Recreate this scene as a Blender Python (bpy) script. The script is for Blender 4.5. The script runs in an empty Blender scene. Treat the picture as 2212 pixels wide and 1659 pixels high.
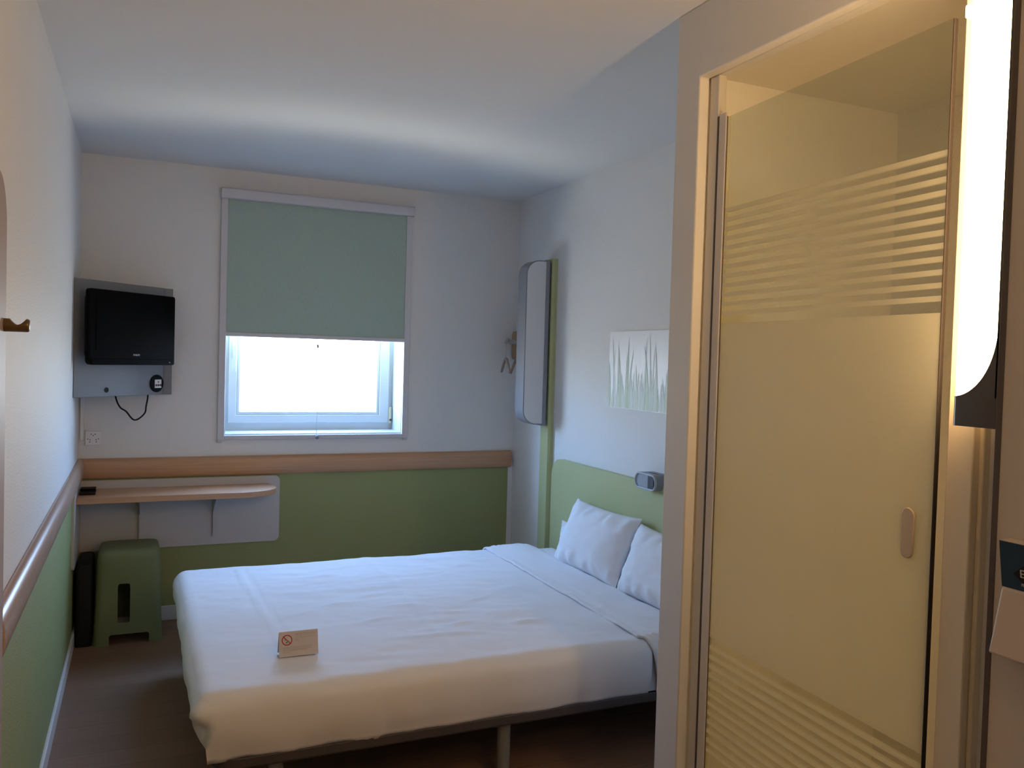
import bpy, bmesh, math, random
from mathutils import Vector, Matrix, noise

SC = bpy.context.scene
COL = SC.collection
PI = math.pi

# ------------------------------------------------------------------ camera
CAM_POS = Vector((0.293, -4.9326, 1.4896))
YAW, PITCH, ROLL = (math.radians(v) for v in (-23.9719, -1.7085, 1.6405))
FOCAL_PX = 1807.25
fwd = Vector((-math.sin(YAW) * math.cos(PITCH), math.cos(YAW) * math.cos(PITCH), math.sin(PITCH)))
r0 = Vector((math.cos(YAW), math.sin(YAW), 0))
u0 = r0.cross(fwd)
right = r0 * math.cos(ROLL) + u0 * math.sin(ROLL)
up = -r0 * math.sin(ROLL) + u0 * math.cos(ROLL)
cam_data = bpy.data.cameras.new('camera')
cam = bpy.data.objects.new('camera', cam_data)
COL.objects.link(cam)
cam_data.sensor_fit = 'HORIZONTAL'
cam_data.sensor_width = 36.0
cam_data.lens = FOCAL_PX * 36.0 / 2212.0
cam_data.clip_start = 0.02
m = Matrix.Identity(4)
for i in range(3):
    m[i][0], m[i][1], m[i][2], m[i][3] = right[i], up[i], -fwd[i], CAM_POS[i]
cam.matrix_world = m
SC.camera = cam

# ------------------------------------------------------------------ view, sky, window light
SC.view_settings.view_transform = 'Standard'
SC.view_settings.look = 'None'
SC.view_settings.gamma = 1.0
SC.view_settings.use_curve_mapping = False
SC.view_settings.exposure = 1.36

SKY_STRENGTH = 9.2
LAMP_STRENGTH = 11.0
BATH_STRENGTH = 4.2
ENTRY_FILL_STRENGTH = 9.0
world = bpy.data.worlds.new('daylight')
SC.world = world
world.use_nodes = True
wn = world.node_tree
wn.nodes.clear()
w_out = wn.nodes.new('ShaderNodeOutputWorld')
w_bg = wn.nodes.new('ShaderNodeBackground')
w_tc = wn.nodes.new('ShaderNodeTexCoord')
w_sep = wn.nodes.new('ShaderNodeSeparateXYZ')
w_map = wn.nodes.new('ShaderNodeMapRange')
w_map.inputs['From Min'].default_value = -1.0
w_map.inputs['From Max'].default_value = 1.0
w_ramp = wn.nodes.new('ShaderNodeValToRGB')
els = w_ramp.color_ramp.elements
els[0].position, els[0].color = 0.0, (0.30, 0.30, 0.30, 1)
els[1].position, els[1].color = 1.0, (0.28, 0.54, 1.2, 1)
for pos, colr in ((0.13, (0.35, 0.34, 0.33, 1)), (0.185, (1.9, 1.8, 1.6, 1)), (0.235, (0.75, 0.72, 0.67, 1)), (0.44, (0.55, 0.52, 0.48, 1)), (0.52, (0.75, 0.85, 1.0, 1)), (0.60, (0.53, 0.84, 1.44, 1))):
    e = els.new(pos)
    e.color = colr
wn.links.new(w_tc.outputs['Generated'], w_sep.inputs[0])
wn.links.new(w_sep.outputs['Z'], w_map.inputs['Value'])
wn.links.new(w_map.outputs[0], w_ramp.inputs[0])
wn.links.new(w_ramp.outputs[0], w_bg.inputs['Color'])
w_bg.inputs['Strength'].default_value = SKY_STRENGTH
wn.links.new(w_bg.outputs[0], w_out.inputs['Surface'])

portal_data = bpy.data.lights.new('window_portal', 'AREA')
portal_data.shape = 'RECTANGLE'
portal_data.size, portal_data.size_y = 1.05, 0.62
portal_data.cycles.is_portal = True
portal = bpy.data.objects.new('window_portal', portal_data)
COL.objects.link(portal)
portal.location = (1.24, 0.29, 1.32)
portal.rotation_euler = (-PI / 2, 0, 0)

# ------------------------------------------------------------------ materials
def srgb(r, g, b):
    f = lambda c: (c / 255 / 12.92) if c / 255 <= 0.04045 else ((c / 255 + 0.055) / 1.055) ** 2.4
    return (f(r), f(g), f(b))

MATS = {}
def mat(name, color, rough=0.6, spec=0.4, metal=0.0, bump=0.0, bscale=200.0, var=0.0, vscale=6.0, coat=0.0):
    m = bpy.data.materials.new(name)
    m.use_nodes = True
    nt = m.node_tree
    p = nt.nodes['Principled BSDF']
    p.inputs['Base Color'].default_value = (*color, 1)
    p.inputs['Roughness'].default_value = rough
    p.inputs['Specular IOR Level'].default_value = spec
    p.inputs['Metallic'].default_value = metal
    p.inputs['Coat Weight'].default_value = coat
    tc = nt.nodes.new('ShaderNodeTexCoord')
    if bump > 0:
        nz = nt.nodes.new('ShaderNodeTexNoise')
        nz.inputs['Scale'].default_value = bscale
        nz.inputs['Detail'].default_value = 3
        bp = nt.nodes.new('ShaderNodeBump')
        bp.inputs['Strength'].default_value = bump
        bp.inputs['Distance'].default_value = 0.002
        nt.links.new(tc.outputs['Object'], nz.inputs['Vector'])
        nt.links.new(nz.outputs['Fac'], bp.inputs['Height'])
        nt.links.new(bp.outputs[0], p.inputs['Normal'])
    if var > 0:
        nz2 = nt.nodes.new('ShaderNodeTexNoise')
        nz2.inputs['Scale'].default_value = vscale
        nz2.inputs['Detail'].default_value = 4
        mx = nt.nodes.new('ShaderNodeMix')
        mx.data_type = 'RGBA'
        mx.inputs[6].default_value = (*[c * (1 - var) for c in color], 1)
        mx.inputs[7].default_value = (*[min(1, c * (1 + var)) for c in color], 1)
        nt.links.new(tc.outputs['Object'], nz2.inputs['Vector'])
        nt.links.new(nz2.outputs['Fac'], mx.inputs[0])
        nt.links.new(mx.outputs[2], p.inputs['Base Color'])
    MATS[name] = m
    return m

WHITE = (0.82, 0.815, 0.80)
GREEN = (0.33, 0.365, 0.155)
M_ceiling = mat('ceiling_paint', (0.80, 0.79, 0.77), 0.9, 0.2, bump=0.25, bscale=110)
M_wall = mat('wall_paint', WHITE, 0.75, 0.3, bump=0.8, bscale=140)
M_smooth = mat('smooth_white', (0.74, 0.73, 0.71), 0.5, 0.4)
M_bath = mat('bathroom_white', (0.80, 0.78, 0.73), 0.35, 0.5)
M_wframe = mat('window_plastic', (0.58, 0.61, 0.62), 0.35, 0.5)
M_guide = mat('blind_aluminium', (0.66, 0.66, 0.70), 0.45, 0.5)
M_greypanel = mat('grey_laminate', (0.25, 0.26, 0.28), 0.45, 0.4)
M_whitelam = mat('white_laminate', (0.62, 0.60, 0.59), 0.4, 0.4)
M_black = mat('black_plastic', (0.003, 0.003, 0.0034), 0.3, 0.05)
M_blackmat = mat('black_matt', (0.008, 0.008, 0.008), 0.7, 0.3)
M_screen = mat('black_screen', (0.0025, 0.0025, 0.003), 0.3, 0.05)
M_darkgrey = mat('dark_grey', (0.05, 0.05, 0.055), 0.5, 0.4)
M_stool = mat('stool_plastic', (0.19, 0.23, 0.115), 0.5, 0.4, bump=0.1, bscale=300)
M_green = mat('green_laminate', (0.52, 0.54, 0.28), 0.38, 0.45)
M_lampgrey = mat('lamp_grey', (0.25, 0.26, 0.29), 0.4, 0.5)
M_opal = mat('opal_acrylic', (0.72, 0.72, 0.74), 0.35, 0.5)
M_bedmetal = mat('bed_metal', (0.075, 0.065, 0.065), 0.5, 0.4)
M_legmetal = mat('leg_metal', (0.22, 0.22, 0.20), 0.4, 0.5)
M_linen = mat('white_linen', (0.84, 0.84, 0.86), 0.85, 0.2, bump=0.25, bscale=25)
M_pillow = mat('pillow_linen', (0.84, 0.84, 0.86), 0.85, 0.2, bump=0.2, bscale=18)
M_metal = mat('brushed_metal', (0.45, 0.46, 0.47), 0.35, 0.5, metal=0.9)
M_brass = mat('brass', (0.20, 0.13, 0.06), 0.35, 0.5, metal=0.7)
M_alu = mat('white_aluminium', (0.66, 0.64, 0.61), 0.3, 0.5, metal=0.15)
M_hinge = mat('hinge_profile', (0.72, 0.66, 0.58), 0.3, 0.5)
M_lampdark = mat('lamp_dark_housing', (0.10, 0.09, 0.085), 0.28, 0.5, metal=0.3)
M_beige = mat('beige_laminate', (0.58, 0.50, 0.41), 0.55, 0.35)
M_beigebox = mat('beige_plastic', (0.55, 0.45, 0.37), 0.45, 0.4)
M_blue = mat('blue_print', (0.018, 0.045, 0.075), 0.45, 0.4)
M_blackprint = mat('black_print', (0.012, 0.012, 0.012), 0.5, 0.3)
M_greyprint = mat('grey_print', (0.55, 0.56, 0.52), 0.6, 0.3)
M_paper = mat('card_paper', (0.64, 0.59, 0.57), 0.8, 0.2)
M_textline = mat('print_line', (0.42, 0.36, 0.32), 0.8, 0.2)
M_red = mat('red_print', (0.45, 0.05, 0.04), 0.7, 0.2)
M_ivory = mat('ivory_plastic', (0.62, 0.58, 0.42), 0.5, 0.4)
M_socket = mat('socket_white', (0.88, 0.87, 0.86), 0.4, 0.4)
M_edge = mat('brown_edge', (0.10, 0.075, 0.06), 0.5, 0.3)
M_gasket = mat('clear_gasket', (0.025, 0.02, 0.018), 0.6, 0.2)
M_postwarm = mat('door_post_lamp_tint', (0.85, 0.74, 0.55), 0.45, 0.4)  # base colour brightened and warmed to stand in for nearby lamp light
M_hangerwood = mat('hanger_wood', (0.36, 0.27, 0.22), 0.45, 0.4)
M_pinkwood = mat('board_wood', (0.40, 0.31, 0.28), 0.5, 0.4)
M_pictureboard = mat('picture_board', (0.84, 0.84, 0.87), 0.4, 0.4)

def wood(name, c1, c2, axis, scale=1.0, rough=0.35):
    m = mat(name, c1, rough, 0.5)
    nt = m.node_tree
    p = nt.nodes['Principled BSDF']
    tc = nt.nodes.new('ShaderNodeTexCoord')
    mp = nt.nodes.new('ShaderNodeMapping')
    s = [90, 90, 90]
    s[axis] = 2.2
    mp.inputs['Scale'].default_value = [v * scale for v in s]
    nz = nt.nodes.new('ShaderNodeTexNoise')
    nz.inputs['Scale'].default_value = 1.0
    nz.inputs['Detail'].default_value = 5
    nz.inputs['Roughness'].default_value = 0.6
    rp = nt.nodes.new('ShaderNodeValToRGB')
    rp.color_ramp.elements[0].position, rp.color_ramp.elements[0].color = 0.3, (*c2, 1)
    rp.color_ramp.elements[1].position, rp.color_ramp.elements[1].color = 0.7, (*c1, 1)
    nt.links.new(tc.outputs['Object'], mp.inputs[0])
    nt.links.new(mp.outputs[0], nz.inputs['Vector'])
    nt.links.new(nz.outputs['Fac'], rp.inputs[0])
    nt.links.new(rp.outputs[0], p.inputs['Base Color'])
    return m
M_wood_x = wood('beech_along_wall', (0.62, 0.37, 0.22), (0.54, 0.30, 0.165), 0)
M_wood_y = wood('beech_along_side', (0.50, 0.34, 0.25), (0.45, 0.30, 0.22), 1, rough=0.3)
M_wood_plate = wood('beech_plate', (0.40, 0.25, 0.13), (0.33, 0.2, 0.10), 2)

def floor_material():
    m = mat('dark_laminate', (0.13, 0.09, 0.072), 0.45, 0.4)
    nt = m.node_tree
    p = nt.nodes['Principled BSDF']
    tc = nt.nodes.new('ShaderNodeTexCoord')
    br = nt.nodes.new('ShaderNodeTexBrick')
    br.inputs['Scale'].default_value = 1.0
    br.inputs['Brick Width'].default_value = 1.1
    br.inputs['Row Height'].default_value = 0.13
    br.inputs['Mortar Size'].default_value = 0.0015
    br.inputs['Color1'].default_value = (0.31, 0.18, 0.115, 1)
    br.inputs['Color2'].default_value = (0.27, 0.155, 0.098, 1)
    br.inputs['Mortar'].default_value = (0.17, 0.10, 0.07, 1)
    mp = nt.nodes.new('ShaderNodeMapping')
    mp.inputs['Scale'].default_value = (3, 50, 1)
    nz = nt.nodes.new('ShaderNodeTexNoise')
    nz.inputs['Scale'].default_value = 1.0
    nz.inputs['Detail'].default_value = 4
    mx = nt.nodes.new('ShaderNodeMix')
    mx.data_type = 'RGBA'
    mx.blend_type = 'MULTIPLY'
    mx.inputs[0].default_value = 0.5
    rp = nt.nodes.new('ShaderNodeValToRGB')
    rp.color_ramp.elements[0].color = (0.6, 0.6, 0.6, 1)
    rp.color_ramp.elements[1].color = (1.2, 1.2, 1.2, 1)
    nt.links.new(tc.outputs['Object'], br.inputs['Vector'])
    nt.links.new(tc.outputs['Object'], mp.inputs[0])
    nt.links.new(mp.outputs[0], nz.inputs['Vector'])
    nt.links.new(nz.outputs['Fac'], rp.inputs[0])
    nt.links.new(br.outputs['Color'], mx.inputs[6])
    nt.links.new(rp.outputs[0], mx.inputs[7])
    nt.links.new(mx.outputs[2], p.inputs['Base Color'])
    return m
M_floor = floor_material()

def two_tone_wall(name, z_split, x_max=None):
    """white paint above, green paint below z_split (and left of x_max)"""
    m = mat(name, WHITE, 0.6, 0.4, bump=0.8, bscale=140)
    nt = m.node_tree
    p = nt.nodes['Principled BSDF']
    tc = nt.nodes.new('ShaderNodeTexCoord')
    sp = nt.nodes.new('ShaderNodeSeparateXYZ')
    lt = nt.nodes.new('ShaderNodeMath')
    lt.operation = 'LESS_THAN'
    lt.inputs[1].default_value = z_split
    nt.links.new(tc.outputs['Object'], sp.inputs[0])
    nt.links.new(sp.outputs['Z'], lt.inputs[0])
    fac = lt.outputs[0]
    if x_max is not None:
        l2 = nt.nodes.new('ShaderNodeMath')
        l2.operation = 'LESS_THAN'
        l2.inputs[1].default_value = x_max
        nt.links.new(sp.outputs['X'], l2.inputs[0])
        mu = nt.nodes.new('ShaderNodeMath')
        mu.operation = 'MULTIPLY'
        nt.links.new(fac, mu.inputs[0])
        nt.links.new(l2.outputs[0], mu.inputs[1])
        fac = mu.outputs[0]
    mx = nt.nodes.new('ShaderNodeMix')
    mx.data_type = 'RGBA'
    mx.inputs[6].default_value = (*WHITE, 1)
    mx.inputs[7].default_value = (*GREEN, 1)
    nt.links.new(fac, mx.inputs[0])
    nt.links.new(mx.outputs[2], p.inputs['Base Color'])
    return m
M_wall_back = two_tone_wall('back_wall_paint', 0.85, 2.474)
M_wall_left = two_tone_wall('left_wall_paint', 0.85)

def emission(name, color, strength):
    m = bpy.data.materials.new(name)
    m.use_nodes = True
    nt = m.node_tree
    nt.nodes.clear()
    o = nt.nodes.new('ShaderNodeOutputMaterial')
    e = nt.nodes.new('ShaderNodeEmission')
    e.inputs['Color'].default_value = (*color, 1)
    e.inputs['Strength'].default_value = strength
    nt.links.new(e.outputs[0], o.inputs['Surface'])
    return m
M_glow = emission('lit_opal_diffuser', (1.0, 0.62, 0.29), LAMP_STRENGTH)
M_entryglow = emission('entrance_fill_glow', (1.0, 0.72, 0.46), ENTRY_FILL_STRENGTH)
M_bathglow = emission('added_bathroom_glow', (1.0, 0.57, 0.21), BATH_STRENGTH)

def clear_glass():
    m = bpy.data.materials.new('clear_window_glass')
    m.use_nodes = True
    nt = m.node_tree
    nt.nodes.clear()
    o = nt.nodes.new('ShaderNodeOutputMaterial')
    t = nt.nodes.new('ShaderNodeBsdfTransparent')
    t.inputs['Color'].default_value = (0.94, 0.97, 0.96, 1)
    g = nt.nodes.new('ShaderNodeBsdfGlossy')
    g.inputs['Roughness'].default_value = 0.02
    mx = nt.nodes.new('ShaderNodeMixShader')
    mx.inputs[0].default_value = 0.05
    nt.links.new(t.outputs[0], mx.inputs[1])
    nt.links.new(g.outputs[0], mx.inputs[2])
    nt.links.new(mx.outputs[0], o.inputs['Surface'])
    return m
M_glass = clear_glass()

def blind_fabric():
    m = bpy.data.materials.new('roller_blind_cloth')
    m.use_nodes = True
    nt = m.node_tree
    nt.nodes.clear()
    o = nt.nodes.new('ShaderNodeOutputMaterial')
    d = nt.nodes.new('ShaderNodeBsdfDiffuse')
    t = nt.nodes.new('ShaderNodeBsdfTranslucent')
    mx = nt.nodes.new('ShaderNodeMixShader')
    mx.inputs[0].default_value = 0.03
    tc = nt.nodes.new('ShaderNodeTexCoord')
    mp = nt.nodes.new('ShaderNodeMapping')
    mp.inputs['Scale'].default_value = (240, 1, 30)
    nz = nt.nodes.new('ShaderNodeTexNoise')
    nz.inputs['Scale'].default_value = 1
    nz.inputs['Detail'].default_value = 3
    rp = nt.nodes.new('ShaderNodeValToRGB')
    rp.color_ramp.elements[0].position, rp.color_ramp.elements[0].color = 0.3, (0.43, 0.545, 0.485, 1)
    rp.color_ramp.elements[1].position, rp.color_ramp.elements[1].color = 0.7, (0.47, 0.595, 0.53, 1)
    nt.links.new(tc.outputs['Object'], mp.inputs[0])
    nt.links.new(mp.outputs[0], nz.inputs['Vector'])
    nt.links.new(nz.outputs['Fac'], rp.inputs[0])
    nt.links.new(rp.outputs[0], d.inputs['Color'])
    t.inputs['Color'].default_value = (0.45, 0.6, 0.5, 1)
    nt.links.new(d.outputs[0], mx.inputs[1])
    nt.links.new(t.outputs[0], mx.inputs[2])
    nt.links.new(mx.outputs[0], o.inputs['Surface'])
    return m
M_blind = blind_fabric()

# frosted pattern on the bathroom door, in heights above the floor
Z_TOP_STRIPE, Z_TOP_SOLID, Z_LOW_SOLID, Z_LOW_STRIPE = 1.917, 1.603, 0.735, 0.415
def door_glass():
    m = bpy.data.materials.new('part_frosted_door_glass')
    m.use_nodes = True
    nt = m.node_tree
    nt.nodes.clear()
    N, L = nt.nodes.new, nt.links.new
    o = N('ShaderNodeOutputMaterial')
    tc = N('ShaderNodeTexCoord')
    sp = N('ShaderNodeSeparateXYZ')
    L(tc.outputs['Object'], sp.inputs[0])
    def math_node(op, a, b=None):
        n = N('ShaderNodeMath')
        n.operation = op
        for i, v in enumerate((a, b)):
            if v is None:
                continue
            if isinstance(v, (int, float)):
                n.inputs[i].default_value = v
            else:
                L(v, n.inputs[i])
        return n.outputs[0]
    z = sp.outputs['Z']
    solid = math_node('MULTIPLY', math_node('GREATER_THAN', z, Z_LOW_SOLID), math_node('LESS_THAN', z, Z_TOP_SOLID))
    per_t = (Z_TOP_STRIPE - Z_TOP_SOLID) / 12.3
    ft = math_node('FRACT', math_node('DIVIDE', math_node('SUBTRACT', Z_TOP_STRIPE, z), per_t), None)
    st = math_node('MULTIPLY', math_node('LESS_THAN', ft, 0.42),
                   math_node('MULTIPLY', math_node('LESS_THAN', z, Z_TOP_STRIPE), math_node('GREATER_THAN', z, Z_TOP_SOLID + per_t * 0.3)))
    per_b = (Z_LOW_SOLID - Z_LOW_STRIPE) / 12.3
    fb = math_node('FRACT', math_node('DIVIDE', math_node('SUBTRACT', z, Z_LOW_STRIPE), per_b), None)
    sb = math_node('MULTIPLY', math_node('LESS_THAN', fb, 0.42),
                   math_node('MULTIPLY', math_node('GREATER_THAN', z, Z_LOW_STRIPE), math_node('LESS_THAN', z, Z_LOW_SOLID - per_b * 0.3)))
    fac = math_node('ADD', math_node('ADD', solid, st), sb)
    # clear glass, lightly tinted
    t = N('ShaderNodeBsdfTransparent')
    t.inputs['Color'].default_value = (0.88, 0.90, 0.84, 1)
    g = N('ShaderNodeBsdfGlossy')
    g.inputs['Roughness'].default_value = 0.05
    cl = N('ShaderNodeMixShader')
    cl.inputs[0].default_value = 0.08
    L(t.outputs[0], cl.inputs[1])
    L(g.outputs[0], cl.inputs[2])
    # acid-etched glass
    d = N('ShaderNodeBsdfDiffuse')
    d.inputs['Color'].default_value = (0.72, 0.73, 0.65, 1)
    tr = N('ShaderNodeBsdfTranslucent')
    tr.inputs['Color'].default_value = (0.93, 0.94, 0.85, 1)
    fr = N('ShaderNodeMixShader')
    fr.inputs[0].default_value = 0.80
    L(d.outputs[0], fr.inputs[1])
    L(tr.outputs[0], fr.inputs[2])
    fr2 = N('ShaderNodeMixShader')
    fr2.inputs[0].default_value = 0.06
    g2 = N('ShaderNodeBsdfGlossy')
    g2.inputs['Roughness'].default_value = 0.35
    L(fr.outputs[0], fr2.inputs[1])
    L(g2.outputs[0], fr2.inputs[2])
    mx = N('ShaderNodeMixShader')
    L(fac, mx.inputs[0])
    L(cl.outputs[0], mx.inputs[1])
    L(fr2.outputs[0], mx.inputs[2])
    L(mx.outputs[0], o.inputs['Surface'])
    return m
M_doorglass = door_glass()

def vertex_print(name):
    m = bpy.data.materials.new(name)
    m.use_nodes = True
    nt = m.node_tree
    p = nt.nodes['Principled BSDF']
    a = nt.nodes.new('ShaderNodeVertexColor')
    a.layer_name = 'ink'
    nt.links.new(a.outputs['Color'], p.inputs['Base Color'])
    p.inputs['Roughness'].default_value = 0.45
    return m
M_ink = vertex_print('printed_ink')

# ------------------------------------------------------------------ mesh helpers
def new_bm():
    return bmesh.new()

def add_box(bm, x0, x1, y0, y1, z0, z1):
    vs = [bm.verts.new(p) for p in ((x0, y0, z0), (x1, y0, z0), (x1, y1, z0), (x0, y1, z0), (x0, y0, z1), (x1, y0, z1), (x1, y1, z1), (x0, y1, z1))]
    for f in ((0, 3, 2, 1), (4, 5, 6, 7), (0, 1, 5, 4), (1, 2, 6, 5), (2, 3, 7, 6), (3, 0, 4, 7)):
        bm.faces.new([vs[i] for i in f])
    return bm

def box_bm(*a):
    return add_box(new_bm(), *a)

def add_prism(bm, outline, axis, a0, a1):
    """extrude a 2D outline along an axis; outline axes are the other two in x,y,z order"""
    def pt(u, v, a):
        return {0: (a, u, v), 1: (u, a, v), 2: (u, v, a)}[axis]
    lo = [bm.verts.new(pt(u, v, a0)) for u, v in outline]
    hi = [bm.verts.new(pt(u, v, a1)) for u, v in outline]
    n = len(outline)
    bm.faces.new(lo[::-1])
    bm.faces.new(hi)
    for i in range(n):
        bm.faces.new((lo[i], lo[(i + 1) % n], hi[(i + 1) % n], hi[i]))
    return bm

def add_ring_prism(bm, outer, inner, axis, a0, a1):
    """frame: outer outline minus inner outline (same number of points)"""
    def pt(u, v, a):
        return {0: (a, u, v), 1: (u, a, v), 2: (u, v, a)}[axis]
    L = [[bm.verts.new(pt(u, v, a)) for u, v in o] for a in (a0, a1) for o in (outer, inner)]
    n = len(outer)
    for i in range(n):
        j = (i + 1) % n
        bm.faces.new((L[0][i], L[1][i], L[1][j], L[0][j]))
        bm.faces.new((L[2][i], L[2][j], L[3][j], L[3][i]))
        bm.faces.new((L[0][i], L[0][j], L[2][j], L[2][i]))
        bm.faces.new((L[1][i], L[3][i], L[3][j], L[1][j]))
    return bm

def rrect(u0, u1, v0, v1, r, n=8):
    """rounded rectangle; r is one radius or four: (u0,v0),(u1,v0),(u1,v1),(u0,v1)"""
    if not isinstance(r, (tuple, list)):
        r = (r,) * 4
    pts = []
    for (cu, cv, su, sv, a, rr) in ((u0, v0, 1, 1, PI, r[0]), (u1, v0, -1, 1, 1.5 * PI, r[1]), (u1, v1, -1, -1, 0, r[2]), (u0, v1, 1, -1, 0.5 * PI, r[3])):
        if rr <= 1e-6:
            rr = 1e-5
        for k in range(n + 1):
            t = a + 0.5 * PI * k / n
            pts.append((cu + su * rr + rr * math.cos(t), cv + sv * rr + rr * math.sin(t)))
    return pts

def ellipse(cu, cv, ru, rv, n=32):
    return [(cu + ru * math.cos(2 * PI * k / n), cv + rv * math.sin(2 * PI * k / n)) for k in range(n)]

def add_tube(bm, pts, r, n=12, cap=True):
    pts = [Vector(p) for p in pts]
    rings = []
    prev = None
    for i, p in enumerate(pts):
        t = (pts[min(i + 1, len(pts) - 1)] - pts[max(i - 1, 0)]).normalized()
        if prev is None:
            a = Vector((0, 0, 1)) if abs(t.z) < 0.9 else Vector((1, 0, 0))
            nrm = t.cross(a).normalized()
        else:
            nrm = (prev - t * prev.dot(t)).normalized()
        prev = nrm
        b = t.cross(nrm)
        rr = r[i] if isinstance(r, (list, tuple)) else r
        rings.append([bm.verts.new(p + (nrm * math.cos(2 * PI * k / n) + b * math.sin(2 * PI * k / n)) * rr) for k in range(n)])
    for i in range(len(rings) - 1):
        for k in range(n):
            bm.faces.new((rings[i][k], rings[i][(k + 1) % n], rings[i + 1][(k + 1) % n], rings[i + 1][k]))
    if cap:
        bm.faces.new(rings[0][::-1])
        bm.faces.new(rings[-1])
    return bm

def smooth_path(ctrl, n=8):
    """Catmull-Rom through control points"""
    P = [Vector(c) for c in ctrl]
    P = [P[0] * 2 - P[1]] + P + [P[-1] * 2 - P[-2]]
    out = []
    for i in range(1, len(P) - 2):
        for k in range(n):
            t = k / n
            a, b, c, d = P[i - 1], P[i], P[i + 1], P[i + 2]
            out.append(0.5 * ((2 * b) + (c - a) * t + (2 * a - 5 * b + 4 * c - d) * t * t + (-a + 3 * b - 3 * c + d) * t ** 3))
    out.append(P[-2])
    return out

def finish(bm, smooth_angle):
    bmesh.ops.recalc_face_normals(bm, faces=bm.faces)

def obj(name, bm, material, parent=None, origin=None, bevel=0.0, seg=3, smooth=35, subsurf=0, solidify=0.0, sol_off=-1.0, local=False):
    """link a bmesh as ONE mesh object. Vertices are world coordinates unless local"""
    bmesh.ops.recalc_face_normals(bm, faces=bm.faces)
    me = bpy.data.meshes.new(name)
    o = bpy.data.objects.new(name, me)
    COL.objects.link(o)
    off = Vector((0, 0, 0))
    if parent is not None:
        o.parent = parent
        if not local:
            p = parent
            while p is not None:
                off += p.location
                p = p.parent
    elif origin is not None:
        off = Vector(origin)
        o.location = off
    if off.length > 0:
        bmesh.ops.translate(bm, verts=bm.verts, vec=-off)
    bm.to_mesh(me)
    bm.free()
    if material is not None:
        me.materials.append(material)
    if solidify:
        md = o.modifiers.new('thickness', 'SOLIDIFY')
        md.thickness = solidify
        md.offset = sol_off
    if bevel > 0:
        md = o.modifiers.new('rounded_edges', 'BEVEL')
        md.width = bevel
        md.segments = seg
        md.limit_method = 'ANGLE'
        md.angle_limit = math.radians(40)
        md.harden_normals = False
    if subsurf:
        md = o.modifiers.new('soft', 'SUBSURF')
        md.levels = md.render_levels = subsurf
    if smooth:
        for f in me.polygons:
            f.use_smooth = True
        me.set_sharp_from_angle(angle=math.radians(smooth))
    return o

def thing(name, label, cat, loc, rotz=0.0, group=None):
    o = bpy.data.objects.new(name, None)
    o.empty_display_size = 0.05
    COL.objects.link(o)
    o.location = loc
    o.rotation_euler = (0, 0, rotz)
    o['label'] = label
    o['category'] = cat
    if group:
        o['group'] = group
    return o

def tag(o, label, cat, group=None, kind=None):
    o['label'] = label
    o['category'] = cat
    if group:
        o['group'] = group
    if kind:
        o['kind'] = kind
    return o

def struct(o, label, cat):
    o['kind'] = 'structure'
    o['label'] = label
    o['category'] = cat
    return o

def boolean_cut(o, cutter_bms):
    for cb in cutter_bms:
        bmesh.ops.recalc_face_normals(cb, faces=cb.faces)
        me = bpy.data.meshes.new('cut')
        cb.to_mesh(me)
        cb.free()
        c = bpy.data.objects.new('cut', me)
        COL.objects.link(c)
        c.location = o.location
        md = o.modifiers.new('cut', 'BOOLEAN')
        md.operation = 'DIFFERENCE'
        md.solver = 'EXACT'
        md.object = c
        bpy.context.view_layer.update()
        dg = bpy.context.evaluated_depsgraph_get()
        new = bpy.data.meshes.new_from_object(o.evaluated_get(dg))
        o.modifiers.clear()
        old = o.data
        o.data = new
        bpy.data.objects.remove(c)
        bpy.data.meshes.remove(me)
        bpy.data.meshes.remove(old)
    return o

def text_bm(body, size, depth, shear=0.0):
    """letters standing in the local XZ plane, facing -Y"""
    cu = bpy.data.curves.new('lettering', 'FONT')
    cu.body = body
    cu.size = size
    cu.extrude = depth
    cu.shear = shear
    cu.align_x = 'CENTER'
    cu.align_y = 'CENTER'
    to = bpy.data.objects.new('lettering', cu)
    COL.objects.link(to)
    bpy.context.view_layer.update()
    dg = bpy.context.evaluated_depsgraph_get()
    me = bpy.data.meshes.new_from_object(to.evaluated_get(dg))
    bm = new_bm()
    bm.from_mesh(me)
    bpy.data.objects.remove(to)
    bpy.data.curves.remove(cu)
    bpy.data.meshes.remove(me)
    bmesh.ops.rotate(bm, verts=bm.verts, cent=(0, 0, 0), matrix=Matrix.Rotation(PI / 2, 3, 'X'))
    return bm

def xform(bm, mtx):
    bmesh.ops.transform(bm, matrix=mtx, verts=bm.verts)
    return bm

def fbm(p, s, seed=0.0):
    v = Vector(p) * s + Vector((seed, seed * 1.7, -seed))
    return noise.fractal(v, 1.0, 2.0, 4)

# ------------------------------------------------------------------ the room
W, H = 2.505, 2.5          # room width, ceiling height
Y_END = -6.3               # wall behind the camera
PX = 1.7166                # face of the bathroom partition
WX0, WX1, WZ0, WZ1 = 0.727, 1.754, 1.02, 2.35   # window opening
RAIL0, RAIL1 = 0.793, 0.900

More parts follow.
